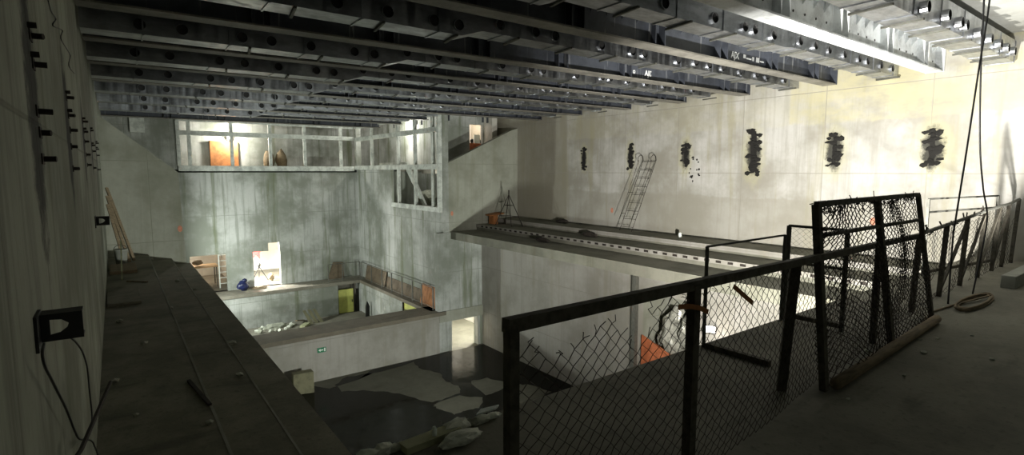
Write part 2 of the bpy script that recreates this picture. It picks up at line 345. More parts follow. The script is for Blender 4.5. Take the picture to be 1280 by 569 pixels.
# ------------------------------------------------------------------ roof beams and ducts
BY = {0: 4.5, 1: 6.88, 2: 9.4, 3: 11.72, 4: 14.2, 5: 16.9, 6: 19.6, 7: 22.4, 8: 25.2, 9: 28.0}
def bpnt(k, X, dy=0, dz=0):
    tt = (X-XL)/(XR-XL); sh = (0, 0, .5, .7, .8, .9)[k] if k < 6 else .9
    return V((X, BY[k] + sh*(1-tt) + dy, 4.36 + .03*tt + dz))
ORD = ['white', 'first', 'second', 'third', 'fourth', 'fifth', 'sixth', 'seventh', 'eighth', 'last']
GUS = {}
def make_beam(k):
    x0, x1 = XL+.02, (XR-.02 if k < 7 else 11.9); m = M['white'] if k == 0 else M['beam']; hb = .62
    lab = 'white painted steel roof beam nearest the camera, lit on its whole web' if k == 0 else \
          f'dark steel roof beam, {ORD[k]} beyond the white beam across the hall' if k < 9 else 'dark steel roof beam farthest back over the stage'
    r = thing('roof_beam', bpnt(k, (x0+x1)/2), lab, 'beam', 'roof beams across the hall')
    a, c = bpnt(k, x0), bpnt(k, x1)
    MB().bar(a+V((0,0,.015)), c+V((0,0,.015)), .34, .03).build('bottom_flange', m if k == 0 else M['flange'], r)
    MB().bar(a+V((0,0,hb)), c+V((0,0,hb)), .34, .03).build('top_flange', m, r)
    MB().bar(a+V((0,0,.03+hb/2-.02)), c+V((0,0,.03+hb/2-.02)), .02, hb-.04).build('web', m, r)
    if k < 7: MB().box(x1-.03, x1, c.y-.19, c.y+.19, c.z, c.z+hb).build('end_plate', m, r)
    x = 15.0; xs = []
    while x > .5: xs.append(x); x -= 2.15
    for x in xs:
        q = bpnt(k, x)
        for dx in (-.14, .14):
            MB().box(x+dx-.012, x+dx+.012, q.y-.16, q.y, q.z+.03, q.z+hb-.02).build('stiffener', m, r)
    if k <= 2:
        for x in xs:
            if x < (2.5 if k else 6): continue
            for i in range(4):
                xx = x+.42+i*.4; q = bpnt(k, xx)
                if xx > 16: continue
                MB().prism([(xx,q.y,q.z+hb-.02),(xx,q.y-.16,q.z+hb-.02),(xx,q.y,q.z+hb-.24)], (.016,0,0)).build('gusset', m, r)
                if k == 0: MB().tube([(xx+.1,q.y-.013,q.z+.24),(xx+.1,q.y-.02,q.z+.24)], .022, 8).build('bolt', M['rebar'], r)
    return r
BEAMS = {k: make_beam(k) for k in range(10)}
# chalk lettering on two webs
def chalk(k, x, z, txt, size, dashes):
    cu = bpy.data.curves.new('chalk_marking', 'FONT'); cu.body = txt; cu.size = size; cu.extrude = .002; cu.offset = size*.025
    o = bpy.data.objects.new('tmp', cu); C.objects.link(o); bpy.context.view_layer.update()
    me = bpy.data.meshes.new_from_object(o.evaluated_get(bpy.context.evaluated_depsgraph_get()))
    bpy.data.objects.remove(o); r = BEAMS[k]; q = bpnt(k, x); o0 = V(ORI[r.name])
    me.transform(Matrix.Translation(V((x, q.y-.016, q.z+z))-o0) @ Matrix.Rotation(math.pi/2, 4, 'X'))
    b = MB(); b.v = [tuple(v.co+o0) for v in me.vertices]; b.f = [tuple(p.vertices) for p in me.polygons]
    for dx, dz, w, h in dashes: b.box(x+dx, x+dx+w, q.y-.018, q.y-.014, q.z+z+dz, q.z+z+dz+h)
    b.build('chalk_marking', M['chalk'], r, label='white chalk lettering')
chalk(2, 11.5, .16, 'AJIX', .2, [(.62,.05,.2,.03),(.88,.04,.05,.08),(.97,.04,.16,.03),(.97,.09,.12,.025)])
chalk(2, 10.88, .18, 'nl o', .17, [])
chalk(1, 11.2, .15, 'AJX', .2, [(.5,.05,.1,.08),(.63,.04,.22,.035),(.88,.03,.08,.09),(1.05,.02,.14,.11),(1.22,.04,.18,.035)])

HX0 = {2: [.45,1.0,1.85,2.3,2.95,3.73,4.11,4.78,5.47,5.9,7.04,7.84,8.2,9.24,10.11,10.4,11.04,11.75,12.5,13.0,13.8],
      1: [.5,1.6,2.41,3.1,3.8,4.21,4.96,5.67,6.09,7.2,8.04,8.39,9.44,10.05,10.54,11.07,11.79,12.49,12.97,13.84,14.55],
      0: [2.2,4.0,6.01,7.16,7.97,8.26,8.85,9.76,10.33,10.89,11.55,12.24,12.65,13.37,14.0]}
HX = {k: [x*f for x in HX0[k]] for k, f in ((2, 10.05/9.45), (1, 7.7/7.0), (0, 5.15/4.6))}
def outlet_mb(x, yf, z, pr, r=.085):
    b = MB(); n = 14; prof = [(r+.012, 0), (r+.012, -pr), (r, -pr), (r, -.004), (.001, -.004)]; vs = []; fs = []
    for rr, dy in prof:
        for k in range(n):
            a = 2*math.pi*k/n; vs.append((x+rr*math.cos(a), yf+dy, z+rr*math.sin(a)))
    for i in range(len(prof)-1):
        for k in range(n): fs.append((i*n+k, i*n+(k+1) % n, (i+1)*n+(k+1) % n, (i+1)*n+k))
    b.add(vs, fs); return b
def make_duct(k, lab, xs, x0, x1, dyf, pr=.035, wid=.45, ht=.46, zoff=.47):
    r = thing('air_duct', bpnt(max(k, 0), (x0+x1)/2, dyf + (0 if k >= 0 else -2.3), zoff-ht), lab, 'air duct', 'ducts under the roof beams')
    def P(X): return bpnt(max(k, 0), X, dyf + (0 if k >= 0 else -2.3), zoff)
    secs = [(x0, .17), (4.7, .17), (5.1, .04), (10.4, .04), (10.7, 0), (x1, 0)]
    secs = [s for s in secs if x0 <= s[0] <= x1]; vs = []; fs = []
    for X, ex in secs:
        p = P(X); vs += [(X, p.y, p.z), (X, p.y+wid, p.z), (X, p.y+wid, p.z-ht-ex), (X, p.y, p.z-ht-ex)]
    for i in range(len(secs)-1):
        for j in range(4): fs.append((i*4+j, i*4+(j+1) % 4, (i+1)*4+(j+1) % 4, (i+1)*4+j))
    n = len(secs); fs += [(3,2,1,0), (n*4-4, n*4-3, n*4-2, n*4-1)]
    MB().add(vs, fs).build('duct_body', M['duct'], r)
    def bot(X):
        for (a, ea), (c, ec) in zip(secs, secs[1:]):
            if a <= X <= c: return ht + ea + (ec-ea)*(X-a)/(c-a)
        return ht
    x = x0+.8
    while x < x1:                       # flanged joints and hanger channels under the duct
        p = P(x); z = p.z-bot(x)
        MB().box(x-.012, x+.012, p.y-.012, p.y+wid+.01, z-.014, z).box(x-.012, x+.012, p.y-.014, p.y, z, p.z-.01).build('joint', M['duct'], r)
        if x > x0+1:
            xx = x+.35; p = P(xx); z = p.z-bot(xx)
            MB().bar((xx-.04, p.y-.05, z-.018), (xx+.04, p.y+wid+.05, z-.018), .04, .034).build('hanger_channel', M['fence_grey'], r)
        x += 1.25
    for X in xs:
        if x0+.1 < X < x1-.1:
            p = P(X); b = outlet_mb(X, p.y, p.z-bot(X)+.15, pr); o = b.build('outlet', M['duct'], r, smooth=False)
            o.data.materials.append(M['duct_dark']); nf = len(o.data.polygons)
            for f in o.data.polygons:
                c = f.center
                if (V((c.x, 0, c.z)) - V((X-ORI[r.name][0], 0, p.z-bot(X)+.15-ORI[r.name][2]))).length < .086: f.material_index = 1
    return r
make_duct(-1, 'wide galvanised air duct nearest the camera, at top right before the white beam', [9.0,10.1,11.1,11.8,12.1,12.95,13.7,14.4,15.0,15.55], 4, 16.12, .85, .11, .5)
make_duct(0, 'galvanised air duct with round outlets directly below the white beam', HX[0], 0, 16.12, .75)
for k in range(1, 8):
    make_duct(k, f'galvanised air duct with round outlets hung at the {ORD[k]} dark beam', HX.get(k, [x+.15*(k-3) for x in HX[2]]), XL+.03, (16.1, 15.6)[k > 1] if k < 6 else 11.4, .8)

# ------------------------------------------------------------------ steel frames on the stage house galleries
def frame_x():
    r = thing('gallery_frame', (7.3, 31.98, 2.1), 'long white steel grid frame across the top of the back stage wall', 'steel frame', 'gallery frames')
    for z0, z1 in ((2.02, 2.3), (3.85, 4.08), (4.55, 4.66)):
        MB().box(2.65, 11.74, 31.8, 31.98, z0, z1).build('rail', M['frame'], r)
    for px in (237, 290, 338, 381, 426):
        x = at(px, 190, 1, 31.9).x; MB().box(x-.08, x+.08, 31.84, 31.97, 2.3, 4.55).build('post', M['frame'], r)
    MB().box(2.62, 2.78, 31.84, 31.97, 2.3, 4.55).build('post', M['frame'], r)
frame_x()
def frame_y():
    r = thing('gallery_frame', (11.85, 26.5, .2), 'white steel grid frame on the right side wall of the stage, stepping down', 'steel frame', 'gallery frames')
    for y0, y1, z0, z1 in ((21.35,31.85,2.1,2.34), (21.35,31.85,3.8,4.02), (21.35,31.85,4.55,4.66), (21.35,26.6,.14,.36)):
        MB().box(11.78, 11.94, y0, y1, z0, z1).build('rail', M['frame'], r)
    for px in (465, 498, 519, 541):
        y = at(px, 200, 0, 11.86).y; MB().box(11.8, 11.93, y-.08, y+.08, .36 if y < 26.6 else 2.34, 4.55).build('post', M['frame'], r)
    MB().box(11.76, 11.94, 21.32, 21.5, .14, 4.66).build('post', M['frame'], r)
frame_y()
tag(MB().prism([(12.6,30,2.21),(12.6,26.6,2.21),(12.6,24.6,.3),(12.6,24.3,.3),(12.6,26.4,2.5),(12.6,30,2.5)], (.12,0,0)).build('stair_stringer', M['frame']), 'pale sloping stair beam seen through the side wall gallery', 'stair beam')
tag(MB().lump((13.2,25.2,.65), (.5,.8,.4), 3).build('debris_heap', M['stone_dark']), 'dark heap of rubbish inside the lower side wall gallery', 'debris')

# lit gallery corner behind the back frame
tag(MB().box(4.5, 5.95, 34.95, 35.1, 2.1, 3.75).build('standing_board', M['wood_orange']), 'glowing orange board standing in the back gallery beside the lamp', 'board')
for px, s in ((336, 1), (352, 2)):
    p = at(px, 200, 1, 34.3); tag(MB().lump((p.x, 34.3, 2.1+.55), (.32,.3,.6), s, .3).build('sack', M['wood'], smooth=True), ('left' if s == 1 else 'right') + ' one of the two brown bags standing in the lit back gallery', 'bag', 'bags in the back gallery')
def work_lamp(name, p, d, label, cat, m=M['lamp']):
    """small flood lamp: housing, glass and bracket; d = direction it faces"""
    p = V(p); d = V(d).normalized(); r = thing(name, p, label, cat); s = d.cross(V((0,0,1))).normalized(); u = s.cross(d)
    def q(a, b_, c): return p + s*a + u*b_ + d*c
    MB().add([q(-.16,-.1,.05), q(.16,-.1,.05), q(.16,.1,.05), q(-.16,.1,.05), q(-.1,-.06,-.07), q(.1,-.06,-.07), q(.1,.06,-.07), q(-.1,.06,-.07)],
             [(4,5,6,7),(0,1,5,4),(1,2,6,5),(2,3,7,6),(3,0,4,7)]).build('housing', M['rebar'], r)
    MB().add([q(-.15,-.09,.045), q(.15,-.09,.045), q(.15,.09,.045), q(-.15,.09,.045)], [(0,1,2,3)]).build('glass', m, r)
    MB().tube([q(-.18,0,0), q(-.18,-.16,0), q(.18,-.16,0), q(.18,0,0)], .01, 5).build('bracket', M['rebar'], r)
    return r
r = work_lamp('work_lamp', (5.55, 34.85, 3.95), (-.2,-1,-.15), 'bright work lamp burning above the orange board in the back gallery', 'lamp')
MB().box(5.53, 5.57, 34.87, 35.2, 3.93, 3.97).build('wall_arm', M['rebar'], r)

# ------------------------------------------------------------------ stage: railing, doors, clutter
def rail_run(label, pts, h, loc):
    r = thing('guard_railing', loc, label, 'railing', 'railings round the stage pit')
    for p in pts: MB().box(p[0]-.025, p[0]+.025, p[1]-.025, p[1]+.025, -4.45, -4.45+h).build('post', M['fence_grey'], r)
    MB().tube([(p[0], p[1], -4.45+h) for p in pts], .02, 6).build('top_rail', M['fence_grey'], r)
    MB().tube([(p[0], p[1], -4.45+.12) for p in pts], .015, 6).build('bottom_rail', M['fence_grey'], r)
    return r
rail_run('thin steel railing on the pit edge in front of the back stage wall', [(9.66,30.9),(10.5,30.9),(11.55,30.85)], 1.05, (10.6,30.9,-4.45))
rail_run('thin steel railing along the right edge of the stage pit', [(11.6,y) for y in (30.7,29.2,27.7,26.4,25.1,23.9,22.9,21.75)], 1.05, (11.6,26,-4.45))
def boards(nm, x0, x1, m, label, y0, y1, h):
    tag(MB().prism([(x0, y0, -4.45), (x0+.03, y0, -4.45), (x1+.03, y0, -4.45+h), (x1, y0, -4.45+h)], (0, y1-y0, 0)).build(nm, m), label, 'board', 'boards leaning on the stage side wall')
boards('leaning_board', 11.75, 11.9, M['wood_orange'], 'orange board leaning at the near end of the stage side railing', 21.8, 23.4, .95)
boards('leaning_board', 11.75, 11.9, M['wood_dark'], 'long brown board leaning behind the middle of the stage side railing', 23.45, 27.6, .62)
boards('leaning_board', 11.75, 11.9, M['wood_dark'], 'brown board leaning behind the far end of the stage side railing', 27.7, 30.6, .85)
tag(MB().prism([(9.9,31.8,-4.45),(10.9,31.8,-4.45),(10.9,31.93,-3.5),(10.3,31.93,-3.45)], (0,.04,0)).build('leaning_board', M['wood_dark']), 'brown sheet leaning on the back wall behind the short railing', 'board')
def door(loc, label, mb, handle, extra=None):
    r = thing('steel_door', loc, label, 'door', 'yellow doors in the pit'); lf = mb.build('leaf', M['yellow'], r); handle.build('handle', M['rubber'], lf)
    if extra: extra.build('frame', M['rebar'], r)
door((10.65,30.75,-6.36), 'yellow door standing in the back wall of the stage pit', MB().box(10.15, 11.05, 30.75, 30.8, -6.36, -4.95), MB().box(10.95, 10.98, 30.7, 30.75, -5.75, -5.6),
     MB().box(10.1, 10.15, 30.7, 30.85, -6.36, -4.62).box(11.05, 11.1, 30.7, 30.85, -6.36, -4.62))
door((11.5,23.7,-6.36), 'yellow door in the right side wall of the stage pit', MB().box(11.5, 11.55, 22.8, 24.7, -6.36, -4.66), MB().tube([(11.45,24.5,-5.6),(11.4,24.5,-4.95),(11.4,23.6,-4.95),(11.45,23.6,-5.6)], .02, 5),
     MB().box(11.43, 11.5, 24.7, 24.76, -6.36, -4.64))
tag(MB().prism([(11.1,28.9,-6.36),(11.3,28.9,-6.36),(11.32,28.9,-5.7),(11.2,28.9,-5.4),(11.12,28.9,-5.7)], (0,.12,0)).build('leaning_plate', M['rubber']), 'small black pointed plate leaning on the pit side wall', 'plate')
# rubble heap in the pit: separate lumps that show, the rest as one heap
tag(MB().lump((6.4,30.0,-6.35), (.6,.26,.2), 11, .5, 3).build('rubble_heap', M['stone_dark'], kind='stuff'), 'grey heap of fine rubble on the pit floor', 'rubble', kind='stuff')
for i in range(16):
    a = R.uniform(0, 6.28); rr = R.uniform(.3, 1.0); a = i*2.4; rr = 1.0 if i % 2 else 1.25; x, y2 = 6.4+.75*rr*math.cos(a), 29.75+.5*rr*math.sin(a)
    z = -6.36; s = R.uniform(.07, .12)
    o = MB().lump((x, y2-.05, z+.08), (s*1.2, s, s*.9), 20+i, .5, 1).build('rubble_lump', M['stone' if i % 3 else 'stone_dark'])
    tag(o, 'grey concrete lump on the rubble heap in the stage pit', 'rubble', 'lumps of the pit rubble heap')
tag(MB().bar((7.5,29.85,-6.12), (8.05,30.4,-6.3), .14, .05).build('plank', M['wood']), 'brown plank end sticking out of the pit rubble heap', 'plank')
tag(MB().bar((7.6,29.05,-6.3), (7.98,29.4,-6.25), .3, .12).build('plank', M['wood_pale']), 'short yellowish plank beside the pit rubble heap', 'plank')
for i, x in enumerate((8.15, 8.42, 8.69)):
    b = MB().prism([(x,29.55,-6.36),(x+.2,29.55,-6.36),(x+.1-.15,30.1,-5.72),(x-.1-.12,30.1,-5.72)], (0,.08,.03))
    tag(b.build('folded_trestle', M['olive']), f"{('left', 'middle', 'right')[i]} one of three olive boards propped up in the stage pit", 'board', 'olive boards in the pit')
# stuff by the doorways
r = thing('blue_bag', (5.25,31.5,-4.45), 'dark blue plastic bag on the stage floor between the two doorways', 'bag')
MB().lump((5.25,31.5,-4.17), (.3,.24,.27), 5, .3, 3).build('bag_body', M['blue'], r, True); MB().lump((5.33,31.45,-3.87), (.12,.1,.1), 8, .5).build('bag_neck', M['blue'], r, True)
tag(MB().lump((6.12,31.6,-4.39), (.38,.25,.1), 4, .5).build('debris_heap', M['wood']), 'low brown debris at the foot of the bright doorway', 'debris')
tag(MB().prism([(5.95,34.5,-2.5),(6.75,34.5,-2.5),(6.75,34.5,-3.25),(6.55,34.5,-3.0),(6.3,34.5,-3.2),(6.1,34.5,-3.05),(5.95,34.5,-3.3)], (0,.03,0)).build('red_banner', M['red']), 'ragged red cloth hanging inside the bright doorway', 'banner')
r = thing('tripod', (6.5,33.6,-4.45), 'dark little tripod stand inside the bright doorway', 'tripod')
for dx, dy in ((-.42,0),(.5,.1),(.05,.4)): MB().bar((6.5,33.6,-3.55), (6.5+dx,33.6+dy,-4.45), .035, .035).build('leg', M['rubber'], r)
MB().lump((6.5,33.6,-3.45), (.09,.09,.14), 2, .2).build('head', M['rubber'], r)
tag(MB().lump((7.1,33.4,-4.2), (.16,.16,.24), 9, .3).build('sack', M['wood']), 'small dark bag on the floor inside the bright doorway', 'bag')
r = thing('scaffold_ladder', (4.55,32.9,-4.45), 'white scaffold ladder standing inside the left stage doorway', 'ladder')
for x in (4.35, 4.75): MB().bar((x,33.0,-4.45), (x,33.0,-2.1), .05, .05).build('rail', M['signwhite'], r)
for i in range(7): MB().bar((4.35,33.0,-4.2+i*.32), (4.75,33.0,-4.2+i*.32), .035, .035).build('rung', M['signwhite'], r)
r = thing('work_bench', (3.5,34,-4.45), 'pale table with thin legs inside the left stage doorway', 'table')
MB().box(2.2, 4.4, 33.7, 34.7, -3.35, -3.27).build('top', M['cream'], r)
for x, y2 in ((2.25,33.75),(4.3,33.75),(2.25,34.6),(4.3,34.6)): MB().box(x, x+.05, y2, y2+.05, -4.45, -3.35).build('leg', M['fence_grey'], r)
tag(MB().lump((3.45,34.0,-3.07), (.28,.2,.14), 6, .3).build('tool_bag', M['wood']), 'brown bag lying on the pale table in the left stage doorway', 'bag')

# exit sign and boards at the stage front wall
p = at(402, 437.5, 1, YS-.1); w, h = .17, .1
r = thing('exit_sign', (p.x, YS-.1, p.z-h), 'small green exit sign with white arrow on the stage front wall', 'sign')
pl = MB().box(p.x-w, p.x+w, YS-.125, YS-.1, p.z-h, p.z+h).build('plate', M['green'], r, label='green plate')
y = YS-.128
MB().prism([(p.x-.13,y,p.z+.0),(p.x-.05,y,p.z+.06),(p.x-.05,y,p.z+.02),(p.x+.06,y,p.z+.02),(p.x+.06,y,p.z-.02),(p.x-.05,y,p.z-.02),(p.x-.05,y,p.z-.06)], (0,.004,0)).box(p.x+.09, p.x+.14, y, y+.004, p.z-.07, p.z+.07).build('symbol', M['signwhite'], pl, label='white arrow and door mark')
tag(MB().add([(4.92,20.35,-6.39),(5.62,20.15,-6.39),(5.62,20.5,-6.39),(4.95,20.7,-6.39),(4.92,20.35,-5.6),(5.62,20.15,-5.55),(5.62,20.5,-5.55),(4.95,20.7,-5.6)],
    [(0,1,2,3),(4,5,6,7),(0,1,5,4),(1,2,6,5),(2,3,7,6),(3,0,4,7)]).build('wooden_crate', M['olive'], bevel=.015), 'olive wooden crate standing in the water against the stage front wall', 'crate')
tag(MB().box(11.9, 12.15, 12.3, 12.6, -6.39, -6.02).build('concrete_block', M['rebar'], bevel=.02), 'small dark block on the wet floor by the right wall', 'block')

# things inside the passage and upper corridor
tag(MB().box(13.0, 13.14, 24.2, 24.34, -6.4, -3.5).build('steel_post', M['rebar']), 'dark post in the bright passage right of the stage', 'post')
r = thing('road_barrier', (15.66,24.2,2.1), 'red and white barrier standing in the lit doorway above the right portal wall', 'barrier')
MB().box(15.2, 16.12, 24.15, 24.25, 2.1, 3.5).build('lower_board', M['orange'], r); MB().box(15.5, 15.85, 24.17, 24.23, 3.5, 3.95).build('upper_board', M['signwhite'], r)
for x in (15.36, 15.98): MB().lathe((x,24.2,3.5), [(.05,0),(.09,.05),(.09,.18),(.03,.24)], 10).build('beacon', M['rubber'], r)
tag(MB().box(.75, 1.35, 31.8, 31.98, 3.9, 4.6).build('window_frame', M['frame']), 'little white window frame high on the back wall at left', 'window frame')

# ------------------------------------------------------------------ left wall fittings
ROWS = [[(38,45),(45,85),(50,142),(52,167),(60,200)], [(83,122),(86,145),(90,165),(92,185),(93,211)], [(102,150),(105,165),(107,178),(110,198),(113,213)], [(113,163),(115,182),(117,195),(117,210)], [(120,170),(121,188),(122,200),(122,212)]]
NAMEC = ['nearest', 'second nearest', 'third', 'fourth', 'farthest']; NAMER = ['top', 'second', 'third', 'fourth', 'lowest']
for i, col in enumerate(ROWS):
    yc = [3.85, 6.55, 9.9, 13.3, 16.6][i]
    for j, (px, py) in enumerate(col):
        q = at(px, py, 0, XL); y2 = yc + .25*(q.y-yc) + R.uniform(-.03, .03)
        zz = q.z if abs(q.y-yc) < .6 else 2.7-.15*j
        b = MB().tube([(XL-.05, y2, zz), (XL+.03, y2, zz), (XL+.045+R.uniform(0,.02), y2+R.uniform(-.01,.01), zz)], [.017,.016,.016], 7)
        if j in (0, 1): b.tube([(XL-.05, y2-.09, zz+.035), (XL+.035, y2-.08, zz+.04)], .016, 7)
        b.box(XL, XL+.006, y2-.06, y2+.05, zz-.03, zz+.03)
        nm = NAMER[j] if j < len(col)-1 else 'lowest'
        tag(b.build('starter_bar', M['rebar']), f'{nm} rusty steel stub in the {NAMEC[i]} sooty column on the left wall', 'steel stub', 'rebar stubs on the left wall')
def bracket(px, py, s, label, w=.17, h=.1):
    q = at(px, py, 0, XL); r = thing('junction_box', (XL, q.y, q.z-h), label, 'junction box', 'boxes on the left wall')
    MB().box(XL, XL+.012, q.y-w*.55, q.y+w*.45, q.z-h*.8*s, q.z+h*.75*s).build('back_plate', M['rubber'], r)
    # open steel box face, a square plate with a torn hole, standing off the wall
    x0, x1 = XL+.012, XL+.012+.145*s; y2 = q.y; o_ = [(x0,y2,q.z-h*.5*s),(x1,y2,q.z-h*.5*s),(x1,y2,q.z+h*.55*s),(x0,y2,q.z+h*.55*s)]
    b = MB(); hx = lambda u: x0+(x1-x0)*u; hz = lambda v: q.z-h*.5*s+h*1.05*s*v
    outer = [(0,0),(1,0),(1,1),(0,1)]; inner = [(.22,.2),(.45,.26),(.62,.45),(.66,.62),(.5,.8),(.22,.84)]
    ring_o = [(0,0),(.5,0),(1,0),(1,1),(.5,1),(0,1)]
    vs = [(hx(u), y2+d, hz(v)) for d in (0,.01) for u, v in ring_o] + [(hx(u), y2+d, hz(v)) for d in (0,.01) for u, v in inner]
    fs = []
    for i in range(6):
        k = (i+1) % 6
        fs += [(i,k,12+k,12+i), (6+i,18+i,18+k,6+k), (i,6+i,6+k,k), (12+i,12+k,18+k,18+i)]
    b.add(vs, fs).box(x0, x1, y2, y2+.1*s, q.z-h*.5*s-.008, q.z-h*.5*s).box(x0, x1, y2, y2+.1*s, q.z+h*.55*s, q.z+h*.55*s+.008)
    b.build('box_face', M['rubber'], r); return q
q = bracket(46, 413, 1, 'black open junction box with dangling cables on the left wall')
bracket(119, 277, 1.3, 'small black junction box farther along the left wall', .26)
bracket(131, 249, 1.4, 'tiny black junction box near the far end of the left wall', .3)
def cable(label, pts, r_, ax=0, val=None, name='cable', seg=6):
    P = [at(x, y2, ax, val) if len(p_) == 2 else V(p_) for p_ in pts for (x, y2) in [p_[:2]]]
    out = []
    for i in range(len(P)-1):
        p0, p1, p2, p3 = P[max(i-1,0)], P[i], P[i+1], P[min(i+2, len(P)-1)]
        for k in range(seg):
            t_ = k/seg; out.append(.5*((2*p1)+(p2-p0)*t_+(2*p0-5*p1+4*p2-p3)*t_*t_+(3*p1-p0-3*p2+p3)*t_**3))
    out.append(P[-1]); return tag(MB().tube(out, r_, 7).build(name, M['rubber'], smooth=True), label, 'cable')
XC = XL+.045
cable('black cable hanging from the left side of the near junction box', [(55,430),(53,442),(56,458),(64,474),(73,492),(82,510),(88,525),(94,540),(100,549),(114,551),(119,560),(126,580)], .0055, 0, XC)
cable('black cable looping from the right side of the near junction box', [(88,422),(95,428),(103,440),(109,460),(112,490),(115,520),(113,535),(106,550),(97,572)], .0055, 0, XC+.02)
tag(MB().tube([(XL+.03,3.0,.63),(XL+.09,3.35,.6),(XL+.2,4.6,.52)], .012, 6).build('steel_rod', M['rebar']), 'dark rod sticking out from the left wall below the cables', 'rod')
cable('thin dark wire straggling down the upper left wall', [(60,0),(64,14),(70,24),(66,32),(78,38),(76,48),(84,62),(88,70),(86,82),(93,92)], .004, 0, XL+.006, 'wire', 4)

# left gallery clutter
for i in range(3):
    y2 = 20.6-.25*i
    tag(MB().bar((XL+.65-.12*i, y2-.6, -.73), (XL+.1, y2+.3, 1.5-.25*i), .08, .04).build('plank', M['wood']), f"{('front', 'middle', 'back')[i]} plank of the three leaning in the far corner of the left gallery", 'plank', 'planks in the gallery corner')
r = thing('bucket', (.02,19.3,-.75), 'grey bucket standing at the far end of the left gallery', 'bucket')
MB().lathe((.02,19.3,-.75), [(.13,0),(.17,.45),(.18,.45),(.18,.48),(.15,.48),(.12,.05)], 16).build('pail', M['bucket'], r, True)
MB().tube([(.02+.17*math.cos(a), 19.3, -.3+.16*math.sin(a)) for a in [math.pi*k/8 for k in range(9)]], .008, 5).build('handle', M['rebar'], r)
tag(MB().box(-.28, .3, 13.4, 15.1, -.749, -.69).build('fibre_board', M['sheet'], bevel=.006), 'flat brown board lying by the left wall on the gallery', 'board')
tag(MB().box(-.25, .35, 17.6, 19.0, -.749, -.66).build('timber_pallet', M['wood'], bevel=.006), 'low timber sheet under the bucket end of the left gallery', 'board')
tag(MB().bar((.62,7.95,-.735), (.74,6.95,-.735), .04, .03).build('stick', M['rebar']), 'dark stick lying across the step of the left gallery', 'stick')
tag(MB().bar((.1,16.3,-.735), (.5,15.9,-.735), .05, .03).build('stick', M['wood']), 'short stick on the left gallery beyond the flat board', 'stick')
tag(MB().bar((0.0,16.6,-.73), (.04,18.9,-.0), .03, .03).build('stick', M['wood_pale']), 'pale thin batten propped near the bucket', 'batten')
for i, (px, py) in enumerate([(143,478),(213,386),(290,430),(243,362),(150,403),(222,352),(300,470),(180,430),(262,530),(170,520)]):
    z = -.75 if at(px, py, 2, -.75).x < .74 else -.95 if at(px, py, 2, -.95).x < 1.38 else -1.15
    q = at(px, py, 2, z); s = R.uniform(.025, .055)
    tag(MB().lump((q.x, q.y, z+s*.5), (s*1.4, s*1.6, s*.7), 60+i, .5, 1).build('rubble_lump', M['stone_dark']), 'small grey crumb of concrete on the left gallery floor', 'rubble', 'crumbs on the left gallery')

# ------------------------------------------------------------------ right wall fittings
for i, y2 in enumerate(SOOT_Y):
    b = MB(); zs = [(3.0,2.8,2.55,2.35,2.15), (3.0,2.85,2.6,2.45,2.2), (2.95,2.75,2.65,2.4,2.3), (3.2,2.95,2.7,2.45,2.2,2.0), (2.95,2.75,2.45,2.25), (3.0,2.75,2.5,2.25)][i]
    w = (.14,.15,.16,.19,.17,.19)[i]
    for j, z in enumerate(zs):
        for s in range(4 if i < 3 else 6):
            b.lump((XR-.02, y2+R.uniform(-1,1)*w, z+R.uniform(-.09,.09)), (.024, R.uniform(.3,.5)*w+.015, R.uniform(.03,.07)), i*20+j*3+s, .7, 1)
    ww = (.1,.11,.08,.14,.07,.08)[i]; lf, rt = [], []
    for k in range(15):
        z = zs[-1]-.05 + (zs[0]-zs[-1]+.1)*k/14; f = .55+.9*abs(noise.noise(V((k*.9, i*3.1, 2)))) - (.35 if k in (0, 14) else 0)
        lf.append((XR-.008, y2-ww*f, z)); f = .55+.9*abs(noise.noise(V((k*.9, i*3.1, 7)))) - (.35 if k in (0, 14) else 0); rt.append((XR-.008, y2+ww*f, z))
    b.prism(lf+rt[::-1], (.008,0,0))
    nm = ['farthest sooty anchor patch on the right wall, above the gallery left of the ladder', 'sooty anchor patch on the right wall just left of the wire ladder top', 'ragged sooty anchor patch on the right wall just right of the wire ladder',
          'largest and darkest sooty anchor patch on the right wall', 'sooty anchor patch on the right wall above the leaning fence panel', 'nearest sooty anchor patch on the right wall beside the hanging cables'][i]
    tag(b.build('anchor_patch', M['soot']), nm, 'anchor patch', 'anchor patches on the right wall')
def spray(px, py, ax, val, w, h):
    q = at(px, py, ax, val); b = MB(); n = 12
    ring = [(math.cos(2*math.pi*k/n)*w*(1+.4*noise.noise(V((k, px, py)))), math.sin(2*math.pi*k/n)*h*(1+.4*noise.noise(V((k, py, px+5))))) for k in range(n)]
    if ax == 0: b.prism([(val-.004, q.y+a, q.z+c) for a, c in ring], (.004,0,0))
    else: b.prism([(q.x+a, val-.004, q.z+c) for a, c in ring], (0,.004,0))
    return b
for px, py, ax, val, lab in ((642,242,0,XR,'red spray dab on the right wall behind the wire trestle'), (765,263,0,XR,'red spray dab low on the right wall left of the ladder'), (565,267,1,YS,'red spray dab on the right portal wall'), (225,286,1,YS,'red spray dab on the left portal wall'), (1091,277,0,XR,'red spray dab on the right wall behind the leaning fence panel')):
    tag(spray(px, py, ax, val, .07, .11).build('spray_mark', M['red_spray']), lab, 'paint mark', 'red spray marks on walls')
